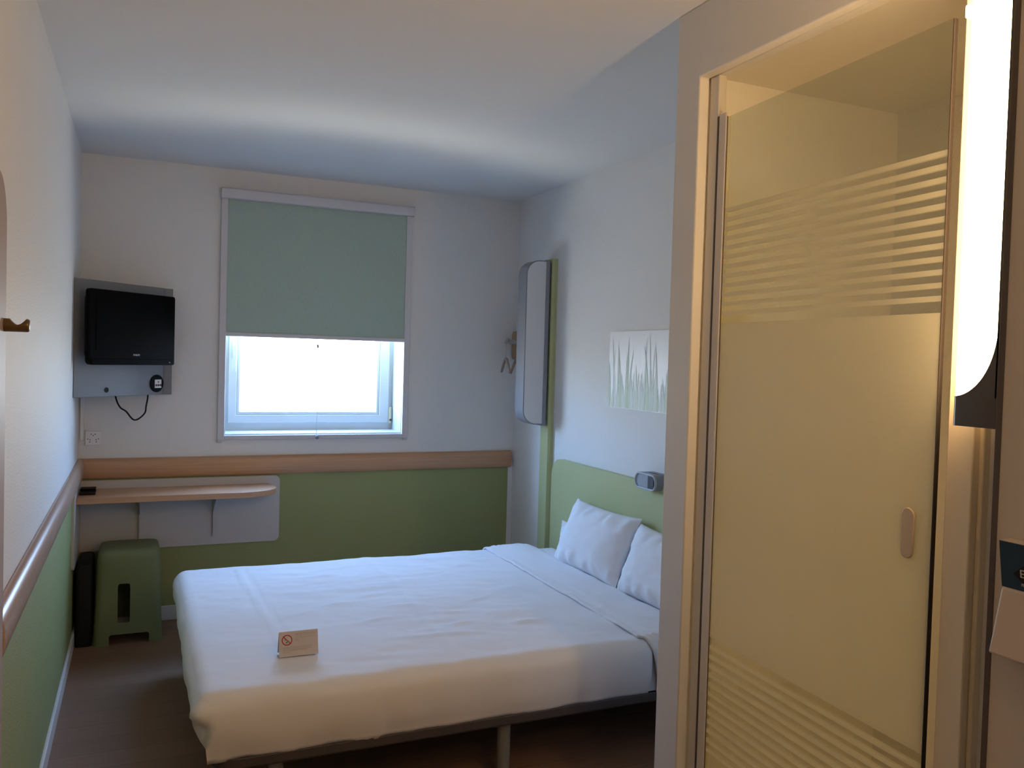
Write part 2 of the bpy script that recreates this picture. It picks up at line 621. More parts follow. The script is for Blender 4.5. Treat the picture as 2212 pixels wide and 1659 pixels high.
struct(obj('floor', box_bm(-0.1, W + 0.1, Y_END - 0.1, 0.3, -0.1, 0.0), M_floor, smooth=0), 'dark brown laminate floor of the hotel room', 'floor')
struct(obj('ceiling', box_bm(-0.1, W + 0.1, Y_END - 0.1, 0.3, H, H + 0.1), M_ceiling, smooth=0), 'plain white ceiling over the whole room', 'ceiling')
bm = new_bm()
add_box(bm, -0.1, WX0, 0, 0.3, 0, H)
add_box(bm, WX1, W + 0.1, 0, 0.3, 0, H)
add_box(bm, WX0, WX1, 0, 0.3, 0, WZ0)
add_box(bm, WX0, WX1, 0, 0.3, WZ1, H)
struct(obj('wall_back', bm, M_wall_back, smooth=0), 'window wall, white above the wooden rail and olive green below', 'wall')
struct(obj('wall_left', box_bm(-0.1, 0, Y_END, 0, 0, H), M_wall_left, smooth=0), 'long left wall, white above the wooden rail and green below', 'wall')
struct(obj('wall_right', box_bm(W, W + 0.1, Y_END, 0, 0, H), M_wall, smooth=0), 'white wall behind the green headboard', 'wall')
struct(obj('wall_front', box_bm(-0.1, W + 0.1, Y_END - 0.1, Y_END, 0, H), M_wall, smooth=0), 'white wall at the entrance end of the room', 'wall')
# bathroom block
YB = -2.857
OP0, OP1, OPZ = -2.968, -3.806, 2.296      # doorway in the partition
bm = new_bm()
add_box(bm, PX + 0.035, W, YB - 0.093, YB, 0, H)
struct(obj('wall_bathroom_end', bm, M_wall, smooth=0), 'short white end wall of the bathroom beside the bed', 'wall')
bm = new_bm()
face = [(YB, 0), (YB, H), (Y_END, H), (Y_END, 0), (-3.935, 0), (-3.935, OPZ), (OP0, OPZ), (OP0, 0)]
add_prism(bm, face, 0, PX, PX + 0.035)
add_box(bm, PX + 0.035, PX + 0.07, -3.935, OP0, OPZ, H)
add_box(bm, PX + 0.03, PX + 0.07, -3.935, OP1 - 0.056, 0, H)
add_box(bm, PX + 0.035, PX + 0.07, Y_END, -3.935, 0, H)
struct(obj('wall_partition', bm, M_smooth, bevel=0.004, seg=2), 'white partition wall between entrance and bathroom, holding the glass door', 'wall')
struct(obj('ceiling_bathroom', box_bm(PX + 0.07, W, -4.9, YB - 0.093, 2.31, 2.33), M_bath, smooth=0), 'low bathroom ceiling seen above the glass door', 'ceiling')
struct(obj('wall_bathroom_front', box_bm(PX + 0.07, W, -4.95, -4.9, 0, 2.31), M_bath, smooth=0), 'far inner wall of the bathroom, behind the beige divider', 'wall')
# door post (frame) at the near side of the doorway
bm = new_bm()
add_box(bm, PX - 0.004, PX + 0.06, OP1 - 0.056, OP1, 0, OPZ)
add_box(bm, PX + 0.012, PX + 0.05, OP1 - 0.066, OP1 - 0.056, 0, OPZ)
struct(obj('trim_3', bm, M_postwarm, bevel=0.003, seg=2), 'white door post tinted with warm lamp light, to the right of the glass bathroom door', 'door post')
bm = new_bm()
add_box(bm, PX + 0.033, PX + 0.06, -3.013, OP0 - 0.006, 0, OPZ)
struct(obj('trim_4', bm, M_alu, bevel=0.003, seg=2), 'grey aluminium wall profile left of the glass door', 'door profile')

# wooden rails, skirting
rail = lambda: [(0, RAIL0), (0.016, RAIL0), (0.026, RAIL0 + 0.012), (0.031, RAIL0 + 0.04), (0.031, RAIL1 - 0.04), (0.027, RAIL1 - 0.018), (0.018, RAIL1 - 0.004), (0.006, RAIL1), (0, RAIL1)]
bm = new_bm()
add_prism(bm, [(-d, z) for d, z in rail()], 0, 0.0, 2.488)
struct(obj('trim_1', bm, M_wood_x, bevel=0.004, smooth=50), 'beech handrail along the window wall above the green paint', 'rail')
bm = new_bm()
add_prism(bm, rail(), 1, -2.83, -0.0)
struct(obj('trim_2', bm, M_wood_y, bevel=0.004, smooth=50), 'glossy beech handrail along the left wall', 'rail')
struct(obj('baseboard_back', box_bm(0, W, -0.012, 0, 0, 0.08), M_smooth, bevel=0.003), 'white skirting board under the window wall', 'skirting')
struct(obj('baseboard_left', box_bm(0, 0.012, -2.83, -0.012, 0, 0.075), M_smooth, bevel=0.003), 'white skirting board along the left wall', 'skirting')

# ------------------------------------------------------------------ window
win = thing('window_1', 'white framed window half covered by the green roller blind', 'window', (1.24, 0.2, WZ0))
win['kind'] = 'structure'
FX0, FX1, FZ0, FZ1 = WX0, WX1, WZ0, WZ1
SX0, SX1, SZ0, SZ1 = 0.762, 1.728, 1.068, 2.30        # sash
GX0, GX1, GZ0, GZ1 = 0.822, 1.655, 1.128, 2.24        # glass
rc = lambda a, b, c, d: [(a, c), (b, c), (b, d), (a, d)]
bm = new_bm()
add_ring_prism(bm, rc(FX0, FX1, FZ0, FZ1), rc(SX0 + 0.01, SX1 - 0.01, SZ0 + 0.01, SZ1 - 0.01), 1, 0.21, 0.27)
obj('window_frame', bm, M_wframe, win, bevel=0.003)
bm = new_bm()
add_ring_prism(bm, rc(SX0, SX1, SZ0, SZ1), rc(GX0 - 0.012, GX1 + 0.012, GZ0 - 0.012, GZ1 + 0.012), 1, 0.195, 0.26)
sash = obj('sash', bm, M_wframe, win, bevel=0.005)
bm = new_bm()
add_ring_prism(bm, rc(GX0 - 0.012, GX1 + 0.012, GZ0 - 0.012, GZ1 + 0.012), rc(GX0 + 0.006, GX1 - 0.006, GZ0 + 0.006, GZ1 - 0.006), 1, 0.203, 0.225)
obj('glazing_bead', bm, M_wframe, sash, bevel=0.004)
obj('glass_pane', box_bm(GX0, GX1, 0.23, 0.236, GZ0, GZ1), M_glass, win, smooth=0)
bm = new_bm()
add_box(bm, 0.779, 0.801, 0.185, 0.196, 1.45, 1.54)
add_tube(bm, [(0.79, 0.19, 1.51), (0.79, 0.165, 1.51)], 0.009)
add_prism(bm, rrect(0.780, 0.800, 1.372, 1.522, 0.008), 1, 0.15, 0.167)
obj('handle', bm, M_wframe, sash, bevel=0.002)
bm = new_bm()
add_tube(bm, [(1.737, 0.19, 1.062), (1.737, 0.19, 1.165)], 0.009)
add_box(bm, 1.727, 1.747, 0.19, 0.215, 1.066, 1.16)
hg = obj('hinge', bm, M_ivory, win)
hg['label'] = 'ivory plastic hinge cover'
obj('hinge_screw', add_tube(new_bm(), [(1.736, 0.176, 1.085), (1.736, 0.184, 1.085)], 0.007), M_darkgrey, hg)
obj('window_sill', box_bm(WX0, WX1, -0.004, 0.21, WZ0 - 0.012, WZ0 + 0.003), M_wframe, win, bevel=0.002)
obj('window_reveal', add_ring_prism(new_bm(), rc(WX0, WX1, WZ0, WZ1), rc(WX0 + 0.004, WX1 - 0.004, WZ0 + 0.004, WZ1 - 0.004), 1, 0.0, 0.21), M_wframe, win, smooth=0)

# ------------------------------------------------------------------ roller blind
rb = thing('roller_blind', 'grey-green roller blind pulled halfway down over the window', 'blind', (1.24, 0, 2.36))
obj('cassette', add_prism(new_bm(), rrect(-0.055, 0.0, 2.332, 2.390, (0.006, 0, 0, 0.012)), 0, 0.688, 1.792), M_guide, rb, bevel=0.002)
obj('guide_channel', box_bm(0.690, 0.726, -0.024, 0, 0.990, 2.334), M_guide, rb, bevel=0.003)
obj('guide_channel', box_bm(1.752, 1.788, -0.024, 0, 0.990, 2.334), M_guide, rb, bevel=0.003)
obj('bottom_channel', box_bm(0.726, 1.752, -0.022, 0, 0.992, 1.016), M_guide, rb, bevel=0.003)
obj('end_foot', box_bm(0.688, 0.714, -0.02, 0, 0.976, 0.990), M_wframe, rb, bevel=0.003)
obj('end_foot', box_bm(1.762, 1.788, -0.02, 0, 0.976, 0.990), M_wframe, rb, bevel=0.003)
obj('blind_fabric', box_bm(0.722, 1.756, -0.014, -0.0125, 1.588, 2.345), M_blind, rb, smooth=0)
bar = obj('bottom_bar', add_prism(new_bm(), rrect(-0.021, -0.005, 1.572, 1.596, 0.005), 0, 0.724, 1.754), M_guide, rb)
bm = new_bm()
loop = [(1.236 + 0.012 * math.sin(t), -0.014, 1.560 - 0.018 * math.cos(t)) for t in [PI * k / 10 + 0.0 for k in range(-8, 11)]]
add_tube(bm, [(1.232, -0.013, 1.575), (1.222, -0.014, 1.56), (1.224, -0.014, 1.546), (1.234, -0.014, 1.535)], 0.0022, 6)
add_tube(bm, [(1.236, -0.014, 1.541), (1.236, -0.014, 1.522)], 0.006, 8)
obj('pull_ring', bm, M_lampgrey, bar)
bm = new_bm()
add_tube(bm, [(1.236, -0.013, 1.535), (1.239, -0.013, 1.02)], 0.0017, 6)
obj('cord', bm, M_wframe, rb)
bm = new_bm()
add_tube(bm, [(1.239, -0.018, 1.018), (1.239, -0.03, 0.998)], [0.004, 0.010], 12)
add_tube(bm, [(1.239, -0.024, 1.000), (1.239, -0.036, 1.000)], 0.010, 14)
obj('cord_knob', bm, M_lampgrey, rb)

# ------------------------------------------------------------------ corner panel and television (on a diagonal across the corner)
PA, PB = Vector((0.004, -0.452, 0)), Vector((0.407, -0.044, 0))
pdir = (PB - PA).normalized()
PLEN = (PB - PA).length
pang = math.atan2(pdir.y, pdir.x)
# local frame: x along the panel, -y out into the room
pan = thing('tv_wall_panel', 'grey laminate panel set across the corner behind the television', 'panel', (PA.x, PA.y, 1.245), pang)
bm = new_bm()
add_box(bm, 0, PLEN, 0, 0.02, 0, 0.572)
obj('board', bm, M_greypanel, pan, local=True, bevel=0.002)
bm = new_bm()   # narrow return turned back parallel to the window wall
c, s = math.cos(-pang), math.sin(-pang)
ret = [(0, 0), (0.042, 0.0), (0.042, 0.02), (-0.012, 0.02)]
add_prism(bm, [(PLEN + c * x - s * y, s * x + c * y) for x, y in ret], 2, 0.0, 0.570)
obj('side_return', bm, M_greypanel, pan, local=True, bevel=0.002)
sp = obj('socket_plate', add_prism(new_bm(), ellipse(0.523, 0.060, 0.047, 0.047, 40), 1, -0.006, 0.0), M_black, pan, local=True, bevel=0.002)
sp['label'] = 'round black media socket'
ins = obj('socket_insert', box_bm(0.505, 0.551, -0.009, -0.006, 0.036, 0.081), M_socket, sp, local=True, bevel=0.001)
bm = new_bm()
for k, x in enumerate((0.513, 0.528, 0.543)):
    add_prism(bm, ellipse(x, 0.051, 0.0055, 0.0055, 16), 1, -0.012, -0.009)
add_prism(bm, ellipse(0.528, 0.068, 0.004, 0.004, 12), 1, -0.0105, -0.009)
obj('socket_jack', bm, mat('jack_red_brown', (0.12, 0.05, 0.05), 0.5), ins, local=True)
obj('cable_hole', add_prism(new_bm(), ellipse(0.193, 0.033, 0.013, 0.013, 24), 1, -0.002, 0.0), M_blackmat, pan, local=True)

TD = 0.095
tv = thing('television', 'black flat television mounted on the grey corner panel', 'television', (PA.x + math.sin(pang) * 0.0, PA.y, 1.40), pang)
tx0, tx1, tz0, tz1 = 0.0, 0.552, 0.005, 0.368
bm = new_bm()
add_prism(bm, rrect(tx0, tx1, tz0, tz1, (0.022, 0.012, 0.014, 0.014), 6), 1, -TD, -TD + 0.03)
obj('housing', bm, M_black, tv, local=True, bevel=0.006)
bm = new_bm()
add_prism(bm, rrect(tx0 + 0.02, tx1 - 0.02, tz0 + 0.025, tz1 - 0.02, 0.03, 6), 1, -TD + 0.03, -TD + 0.062)
obj('rear_cover', bm, M_blackmat, tv, local=True, bevel=0.012)
obj('screen', box_bm(tx0 + 0.04, tx1 - 0.035, -TD - 0.0015, -TD, tz0 + 0.070, tz1 - 0.035), M_screen, tv, local=True, smooth=0)
bm = new_bm()   # lower control strip
add_prism(bm, rrect(tx0 + 0.014, tx1 - 0.006, tz0 + 0.002, tz0 + 0.030, 0.008, 5), 1, -TD - 0.003, -TD)
lip = obj('control_strip', bm, M_black, tv, local=True, bevel=0.002, smooth=60)
obj('power_light', add_prism(new_bm(), ellipse(tx1 - 0.04, tz0 + 0.014, 0.003, 0.003, 10), 1, -TD - 0.004, -TD - 0.003), M_greyprint, lip, local=True)
bm = text_bm('PHILIPS', 0.0135, 0.0006)
bmesh.ops.scale(bm, vec=(1.0, 1.0, 1.0), verts=bm.verts)
xform(bm, Matrix.Translation((0.288, -TD - 0.0012, tz0 + 0.050)))
obj('maker_logo', bm, mat('silver_print', (0.55, 0.57, 0.57), 0.4, 0.5), tv, local=True, smooth=0)
obj('wall_bracket', box_bm(0.2, 0.36, -TD + 0.062, 0.0, 0.12, 0.27), M_blackmat, tv, local=True, bevel=0.004)

bm = new_bm()
def on_panel(s, d, z):
    n = Vector((pdir.y, -pdir.x, 0))
    p = PA + pdir * s + n * d
    return (p.x, p.y, z)
path = smooth_path([(0.172, -0.10, 1.29), (0.178, -0.09, 1.225), (0.198, -0.085, 1.178), (0.227, -0.08, 1.155), (0.252, -0.075, 1.121), (0.269, -0.07, 1.109), (0.291, -0.065, 1.117), (0.318, -0.06, 1.146), (0.324, -0.055, 1.183), (0.331, -0.05, 1.228), (0.334, -0.045, 1.30)], 6)
add_tube(bm, path, 0.0042, 8)
tag(obj('power_cord', bm, M_blackmat, origin=(0.268, -0.16, 1.112)), 'black cable hanging in a loop below the grey panel', 'cable')

# outlet and trunking on the window wall
ol = thing('wall_outlet', 'square white triple wall outlet in the corner below the television', 'outlet', (0.07, 0, 1.009))
obj('cover', add_prism(new_bm(), rrect(0.033, 0.107, 0.972, 1.046, 0.003), 1, -0.014, 0), M_socket, ol, bevel=0.002)
bm = new_bm()
for cx, cz, a in ((0.070, 1.026, 0), (0.053, 0.999, 2.1), (0.087, 0.999, -2.1)):
    for dx, dz in ((-0.0095, 0.004), (0.0095, 0.004), (0, -0.003)):
        x = dx * math.cos(a) - dz * math.sin(a)
        z = dx * math.sin(a) + dz * math.cos(a)
        add_prism(bm, ellipse(cx + x, cz + z, 0.0026, 0.0026, 10), 1, -0.0145, -0.0135)
obj('pin_holes', bm, M_blackmat, ol)
tag(obj('cable_duct', box_bm(0.008, 0.024, -0.012, 0, 1.000, 1.30), M_socket, bevel=0.002, origin=(0.016, 0, 1.0)), 'thin white cable duct running down the corner to the outlet', 'cable duct')

# ------------------------------------------------------------------ desk shelf
dk = thing('wall_desk', 'narrow beech desk shelf with rounded end on white backing panels', 'desk', (0.5, -0.15, 0.41))
bm = new_bm()
fr = [(0.013, -0.014), (0.013, -0.312)]
fr += [(0.78, -0.312)]
for k in range(1, 13):
    t = k / 12 * PI / 2
    fr.append((0.78 + 0.215 * math.sin(t), -0.147 - 0.165 * math.cos(t)))
fr += [(0.995, -0.10), (0.968, -0.014)]
add_prism(bm, fr, 2, 0.708, 0.740)
obj('desk_top', bm, M_wood_x, dk, bevel=0.003, smooth=40)
obj('back_panel', add_prism(new_bm(), rrect(0.0135, 1.036, 0.406, 0.783, (0, 0.03, 0.03, 0)), 1, -0.0125, -0.0), M_whitelam, dk, bevel=0.002)
obj('side_panel', add_prism(new_bm(), rrect(-0.42, -0.013, 0.405, 0.785, (0.02, 0, 0, 0)), 0, 0.0, 0.0125), M_whitelam, dk, bevel=0.002)
for x in (0.30, 0.675):
    bm = new_bm()
    add_prism(bm, [(-0.0125, 0.455), (-0.03, 0.455), (-0.05, 0.60), (-0.23, 0.690), (-0.23, 0.708), (-0.0125, 0.708)], 0, x - 0.002, x + 0.002)
    bk = obj('bracket', bm, M_whitelam, dk, smooth=0)
    obj('bracket_clip', box_bm(x, x + 0.022, -0.22, -0.205, 0.700, 0.708), M_socket, bk, smooth=0)

bt = thing('black_tray', 'small black box lying at the wall end of the desk shelf', 'box', (0.055, -0.16, 0.740))
bm = new_bm()
add_box(bm, 0.020, 0.092, -0.222, -0.09, 0.740, 0.752)
obj('base', bm, M_blackmat, bt, bevel=0.003)
obj('lid', box_bm(0.020, 0.092, -0.165, -0.09, 0.7525, 0.764), M_black, bt, bevel=0.003)

# ------------------------------------------------------------------ stool and slim bin under the desk
def rounded_shell(rings, n=8):
    bm = new_bm()
    L = []
    for (x0, x1, y0, y1, z, r) in rings:
        L.append([bm.verts.new((u, v, z)) for u, v in rrect(x0, x1, y0, y1, r, n)])
    for a, b in zip(L, L[1:]):
        k = len(a)
        for i in range(k):
            bm.faces.new((a[i], a[(i + 1) % k], b[(i + 1) % k], b[i]))
    bm.faces.new(L[0][::-1])
    bm.faces.new(L[-1])
    return bm
SO = (0.255, -0.19, 0.0)
rings = [(0.094, 0.416, -0.350, -0.035, 0.0, 0.03), (0.100, 0.409, -0.343, -0.043, 0.15, 0.032), (0.107, 0.402, -0.336, -0.05, 0.38, 0.035),
         (0.110, 0.399, -0.333, -0.053, 0.435, 0.036), (0.114, 0.395, -0.328, -0.057, 0.455, 0.036), (0.122, 0.387, -0.318, -0.066, 0.468, 0.034), (0.14, 0.37, -0.30, -0.085, 0.474, 0.03)]
st = obj('stool', rounded_shell(rings), M_stool, origin=SO, smooth=40)
def rel(bm):
    bmesh.ops.translate(bm, verts=bm.verts, vec=-Vector(SO))
    return bm
inner = [(x0 + 0.008, x1 - 0.008, y0 + 0.008, y1 - 0.008, z - 0.012 if z > 0 else -0.05, max(r - 0.006, 0.01)) for (x0, x1, y0, y1, z, r) in rings[:5]]
cut_front = add_prism(new_bm(), rrect(0.168, 0.352, -0.1, 0.052, 0.012), 1, -0.6, 0.3)
cut_side = add_prism(new_bm(), rrect(-0.28, -0.11, -0.1, 0.052, 0.012), 0, -0.2, 0.8)
cut_slot = add_prism(new_bm(), rrect(0.2055, 0.262, 0.106, 0.305, 0.012), 1, -0.6, -0.2)
boolean_cut(st, [rel(rounded_shell(inner)), rel(cut_front), rel(cut_side), rel(cut_slot)])
for f in st.data.polygons:
    f.use_smooth = True
st.data.set_sharp_from_angle(angle=math.radians(40))
tag(st, 'green moulded plastic stool with a handle slot, under the desk shelf', 'stool')

bn = obj('waste_bin', rounded_shell([(0.016, 0.086, -0.335, -0.05, 0.001, 0.018), (0.0145, 0.089, -0.335, -0.05, 0.38, 0.02), (0.020, 0.089, -0.32, -0.06, 0.41, 0.02), (0.03, 0.082, -0.30, -0.07, 0.42, 0.02)]), M_blackmat, origin=(0.05, -0.2, 0))
tag(bn, 'slim black waste bin squeezed between the stool and left wall', 'bin')

# ------------------------------------------------------------------ bed
BX0, BX1, BY0, BY1 = 0.47, 2.465, -2.315, -0.715   # foot, head, near side, window side
bed = thing('bed', 'double bed on a dark metal base with tubular legs', 'bed', (1.47, -1.515, 0))
bm = new_bm()
o1 = rrect(0.512, BX1, BY0 + 0.015, BY1 - 0.02, (0.07, 0.01, 0.01, 0.07), 8)
i1 = rrect(0.552, BX1 - 0.04, BY0 + 0.055, BY1 - 0.06, (0.04, 0.01, 0.01, 0.04), 8)
add_ring_prism(bm, o1, i1, 2, 0.208, 0.238)
o2 = rrect(0.505, BX1, BY0 + 0.008, BY1 - 0.013, (0.075, 0.01, 0.01, 0.075), 8)
i2 = rrect(0.512, BX1 - 0.007, BY0 + 0.015, BY1 - 0.02, (0.07, 0.01, 0.01, 0.07), 8)
add_ring_prism(bm, o2, i2, 2, 0.214, 0.246)
obj('bed_frame', bm, M_bedmetal, bed, bevel=0.004)
obj('slat_base', box_bm(0.55, BX1 - 0.04, BY0 + 0.05, BY1 - 0.055, 0.222, 0.238), M_bedmetal, bed)
for x in (0.703, 1.492):
    for y in (-2.252, -0.80):
        bm = new_bm()
        add_tube(bm, [(x, y, 0.008), (x, y, 0.21)], 0.0235, 20)
        lg = obj('leg', bm, M_legmetal, bed, smooth=50)
        obj('foot_cap', add_tube(new_bm(), [(x, y, 0.0), (x, y, 0.012)], 0.026, 20), M_blackmat, lg, smooth=50)

def soft_box(x0, x1, y0, y1, z0, z1, r, step, disp=None, foot=True, head=False):
    """rounded box skin open below: top plus hanging sides"""
    bm = new_bm()
    nx, ny, nz = max(2, round((x1 - x0) / step)), max(2, round((y1 - y0) / step)), max(2, round((z1 - z0) / step))
    X = [x0 + (x1 - x0) * i / nx for i in range(nx + 1)]
    Y = [y0 + (y1 - y0) * i / ny for i in range(ny + 1)]
    Z = [z0 + (z1 - z0) * i / nz for i in range(nz + 1)]
    V = {}
    def v(i, j, k):
        if (i, j, k) not in V:
            p = Vector((X[i], Y[j], Z[k]))
            cx = max(x0 + r if foot else x0, min(x1 - r if head else x1, p.x))
            cy = max(y0 + r, min(y1 - r, p.y))
            cz = min(z1 - r, p.z)
            d = p - Vector((cx, cy, cz))
            n = d.normalized() if d.length > 1e-9 else Vector((0, 0, 1))
            q = Vector((cx, cy, cz)) + n * r
            if disp:
                q = disp(q, n, p)
            V[(i, j, k)] = bm.verts.new(q)
        return V[(i, j, k)]
    for i in range(nx):
        for j in range(ny):
            bm.faces.new((v(i, j, nz), v(i + 1, j, nz), v(i + 1, j + 1, nz), v(i, j + 1, nz)))
    for k in range(nz):
        for i in range(nx):
            bm.faces.new((v(i, 0, k), v(i + 1, 0, k), v(i + 1, 0, k + 1), v(i, 0, k + 1)))
            bm.faces.new((v(i, ny, k), v(i, ny, k + 1), v(i + 1, ny, k + 1), v(i + 1, ny, k)))
        for j in range(ny):
            if foot:
                bm.faces.new((v(0, j, k), v(0, j, k + 1), v(0, j + 1, k + 1), v(0, j + 1, k)))
            if head:
                bm.faces.new((v(nx, j, k), v(nx, j + 1, k), v(nx, j + 1, k + 1), v(nx, j, k + 1)))
    return bm

mb = soft_box(BX0 + 0.03, BX1, BY0 + 0.02, BY1 - 0.012, 0.248, 0.440, 0.05, 0.05, head=True)
bmesh.ops.holes_fill(mb, edges=[e for e in mb.edges if e.is_boundary])
mt = obj('mattress', mb, M_linen, bed, smooth=60)

Z_B = 0.240
def crease(d, w):
    return math.exp(-(d / w) ** 2)
CREASES = []
rnd = random.Random(5)
for k in range(46):
    CREASES.append((rnd.uniform(0.9, 1.98), rnd.uniform(-2.2, -0.85), rnd.uniform(-0.45, 0.45), rnd.uniform(0.04, 0.17), rnd.uniform(-0.005, 0.006), rnd.uniform(0.010, 0.020)))
for cx, cy in ((1.12, -1.05), (1.22, -1.42), (1.16, -1.75), (1.62, -1.62), (1.78, -1.05), (1.70, -1.95), (1.05, -1.5), (1.45, -1.9)):
    CREASES.append((cx, cy, rnd.uniform(0.1, 0.5), 0.05, 0.009, 0.012))
def cover_disp(q, n, p):
    h = 0.0
    if n.z > 0.5:
        h += 0.0055 * fbm((q.x, q.y * 1.3, 0), 3.5, 1.0) + 0.0022 * fbm((q.x * 0.6, q.y * 2.0, 0), 11.0, 2.0)
        # long pressed folds near the foot
        h += 0.006 * crease(q.x - (0.745 + 0.035 * (-1.2 - q.y)), 0.009) * (1 if -2.0 < q.y < -0.8 else 0)
        h -= 0.004 * crease(q.x - (0.768 + 0.035 * (-1.2 - q.y)), 0.012) * (1 if -2.0 < q.y < -0.8 else 0)
        h += 0.002 * crease(q.x - 1.35 - 0.02 * math.sin(q.y * 4), 0.02)
        for (cx, cy, ang, ln, amp, wd) in CREASES:
            dx, dy = q.x - cx, q.y - cy
            a = dx * math.cos(ang) + dy * math.sin(ang)
            b = -dx * math.sin(ang) + dy * math.cos(ang)
            if abs(a) < 3 * ln and abs(b) < 4 * wd:
                h += amp * math.exp(-(a / ln) ** 2 - (b / wd) ** 2)
    else:
        low = max(0.0, min(1.0, (0.44 - q.z) / 0.19))
        tpos = q.x * abs(n.y) + q.y * abs(n.x)
        h += 0.008 * low * fbm((tpos, q.z * 0.25, 3), 9.0, 4.0) + 0.005 * fbm((q.x, q.y, q.z), 5.0, 6.0)
        if n.x < -0.5:          # foot end: full at the top, tucked in at the frame
            h += 0.010 * math.sin(PI * min(1, low * 1.2)) - 0.052 * low ** 2.2
        elif n.y < -0.5:
            h += 0.008 * math.sin(PI * low) - 0.020 * low ** 3
            h += 0.006 * low * crease(q.x - 1.02, 0.012) + 0.006 * low * crease(q.x - 0.99, 0.02)
            # hanging fold at the near foot corner
        if n.x < -0.35 and n.y < -0.35:
            h += 0.010 * crease(q.z - 0.395, 0.02) - 0.022 * crease(q.z - 0.345, 0.022)
    return q + n * h
cov = thing('bed_cover', 'white cotton bed cover tucked over the mattress', 'bedding', (1.25, -1.515, 0.45))
bm = soft_box(0.452, 2.06, BY0 - 0.005, BY1 + 0.005, Z_B, 0.452, 0.055, 0.0165, cover_disp)
obj('cover_sheet', bm, M_linen, cov, smooth=80, solidify=0.004)

def fold_disp(q, n, p):
    h = 0.0
    t = (q.x - 2.02) / 0.30
    if n.z > 0.5:
        h += 0.005 * fbm((q.x * 1.6, q.y, 0), 5.0, 8.0) + 0.0025 * fbm((q.x, q.y, 0), 16.0, 9.0)
        h -= 0.006 * crease(q.x - 2.048, 0.006)                    # stitched hem line
        h -= 0.005 * crease(q.x - 2.075 - 0.012 * math.sin(q.y * 7), 0.006)
        h += 0.005 * crease(q.y + 1.50, 0.02) * crease(q.x - 2.06, 0.03)
        h += 0.004 * crease(q.y + 1.92, 0.02) * crease(q.x - 2.06, 0.03)
        h += 0.010 * math.sin(PI * max(0, min(1, t))) * crease(q.y + 0.85, 0.2)
    else:
        h += 0.004 * fbm((q.x, q.z * 0.4, 3), 9.0, 7.0)
        low = max(0.0, min(1.0, (0.44 - q.z) / 0.19))
        h += 0.007 * math.sin(PI * low) - 0.016 * low ** 3
    o = q + n * h
    if n.y < -0.3:                                              # front edge drifts towards the head as it hangs
        low = max(0.0, min(1.0, (0.46 - q.z) / 0.2))
        o.x += (0.02 + 0.055 * low ** 0.7) * (1 - max(0, min(1, t)))
    # head edge thins down on to the mattress
    if n.z > 0.5 and t > 0.82:
        o.z -= 0.018 * ((t - 0.82) / 0.18) ** 1.5
    return o
bm = soft_box(2.02, 2.325, BY0 - 0.012, BY1 + 0.012, 0.246, 0.463, 0.055, 0.0115, fold_disp, foot=False)
fb_ = obj('turned_down_edge', bm, M_linen, cov, smooth=80, solidify=0.009)

def pillow_bm(L, Hh, T, seed, nu=44, nv=34):
    """local: x length, y height, z thickness"""
    bm = new_bm()
    def surf(side):
        g = []
        for j in range(nv + 1):
            row = []
            for i in range(nu + 1):
                u, v = -1 + 2 * i / nu, -1 + 2 * j / nv
                pinch_u = 1 - 0.07 * (1 - v * v) * abs(u) ** 3
                pinch_v = 1 - 0.10 * (1 - u * u) * abs(v) ** 3
                x, y = L / 2 * u * pinch_v ** 0 * (1 - 0.05 * (1 - v * v)) , Hh / 2 * v * (1 - 0.08 * (1 - u * u))
                t = (max(0, 1 - abs(u) ** 2.6) * max(0, 1 - abs(v) ** 2.4)) ** 0.55
                rim = max(abs(u), abs(v))
                z = T / 2 * t
                wr = 0.007 * fbm((u * 1.2, v * 1.6, side), 1.6, seed)
                edge = math.exp(-((1 - abs(v)) / 0.35) ** 2)
                wr += 0.010 * edge * math.sin(u * 17 + 2.3 * fbm((u, v, 0), 3, seed)) * (1 - abs(v) ** 6)
                z = side * (z + (wr if t > 0 else 0) * min(1, t * 3))
                row.append((x, y, z))
            g.append(row)
        return g
    top, bot = surf(1), surf(-1)
    tv_, bv_ = {}, {}
    for j in range(nv + 1):
        for i in range(nu + 1):
            tv_[i, j] = bm.verts.new(top[j][i])
            b = i in (0, nu) or j in (0, nv)
            bv_[i, j] = tv_[i, j] if b else bm.verts.new(bot[j][i])
    for j in range(nv):
        for i in range(nu):
            bm.faces.new((tv_[i, j], tv_[i + 1, j], tv_[i + 1, j + 1], tv_[i, j + 1]))
            bm.faces.new((bv_[i, j], bv_[i, j + 1], bv_[i + 1, j + 1], bv_[i + 1, j]))
    return bm

def place_pillow(label, center, L, Hh, T, lean, turn, roll, seed):
    bm = pillow_bm(L, Hh, T, seed)
    # local x -> -Y (along headboard), y -> up, z -> towards the foot (-X)
    base = Matrix(((0, 0, -1, 0), (-1, 0, 0, 0), (0, 1, 0, 0), (0, 0, 0, 1)))
    M = Matrix.Rotation(turn, 4, 'Z') @ Matrix.Rotation(lean, 4, 'Y') @ base @ Matrix.Rotation(roll, 4, 'Z')
    xform(bm, M)
    bmesh.ops.translate(bm, verts=bm.verts, vec=Vector(center))
    return tag(obj('pillow', bm, M_pillow, origin=center, smooth=80), label, 'pillow', 'pillows at the headboard')
place_pillow('white pillow leaning on the headboard nearest the window, in full view', (2.358, -1.352, 0.603), 0.60, 0.35, 0.15, 0.40, 0.03, 0.0, 1.0)
place_pillow('white pillow cut off by the partition wall, right of the full one', (2.362, -1.945, 0.592), 0.58, 0.33, 0.15, 0.38, 0.0, 0.0, 7.0)
place_pillow('white pillow tucked behind the full pillow, only its left end showing', (2.418, -1.16, 0.528), 0.60, 0.17, 0.07, 0.12, 0.0, 0.0, 12.0)

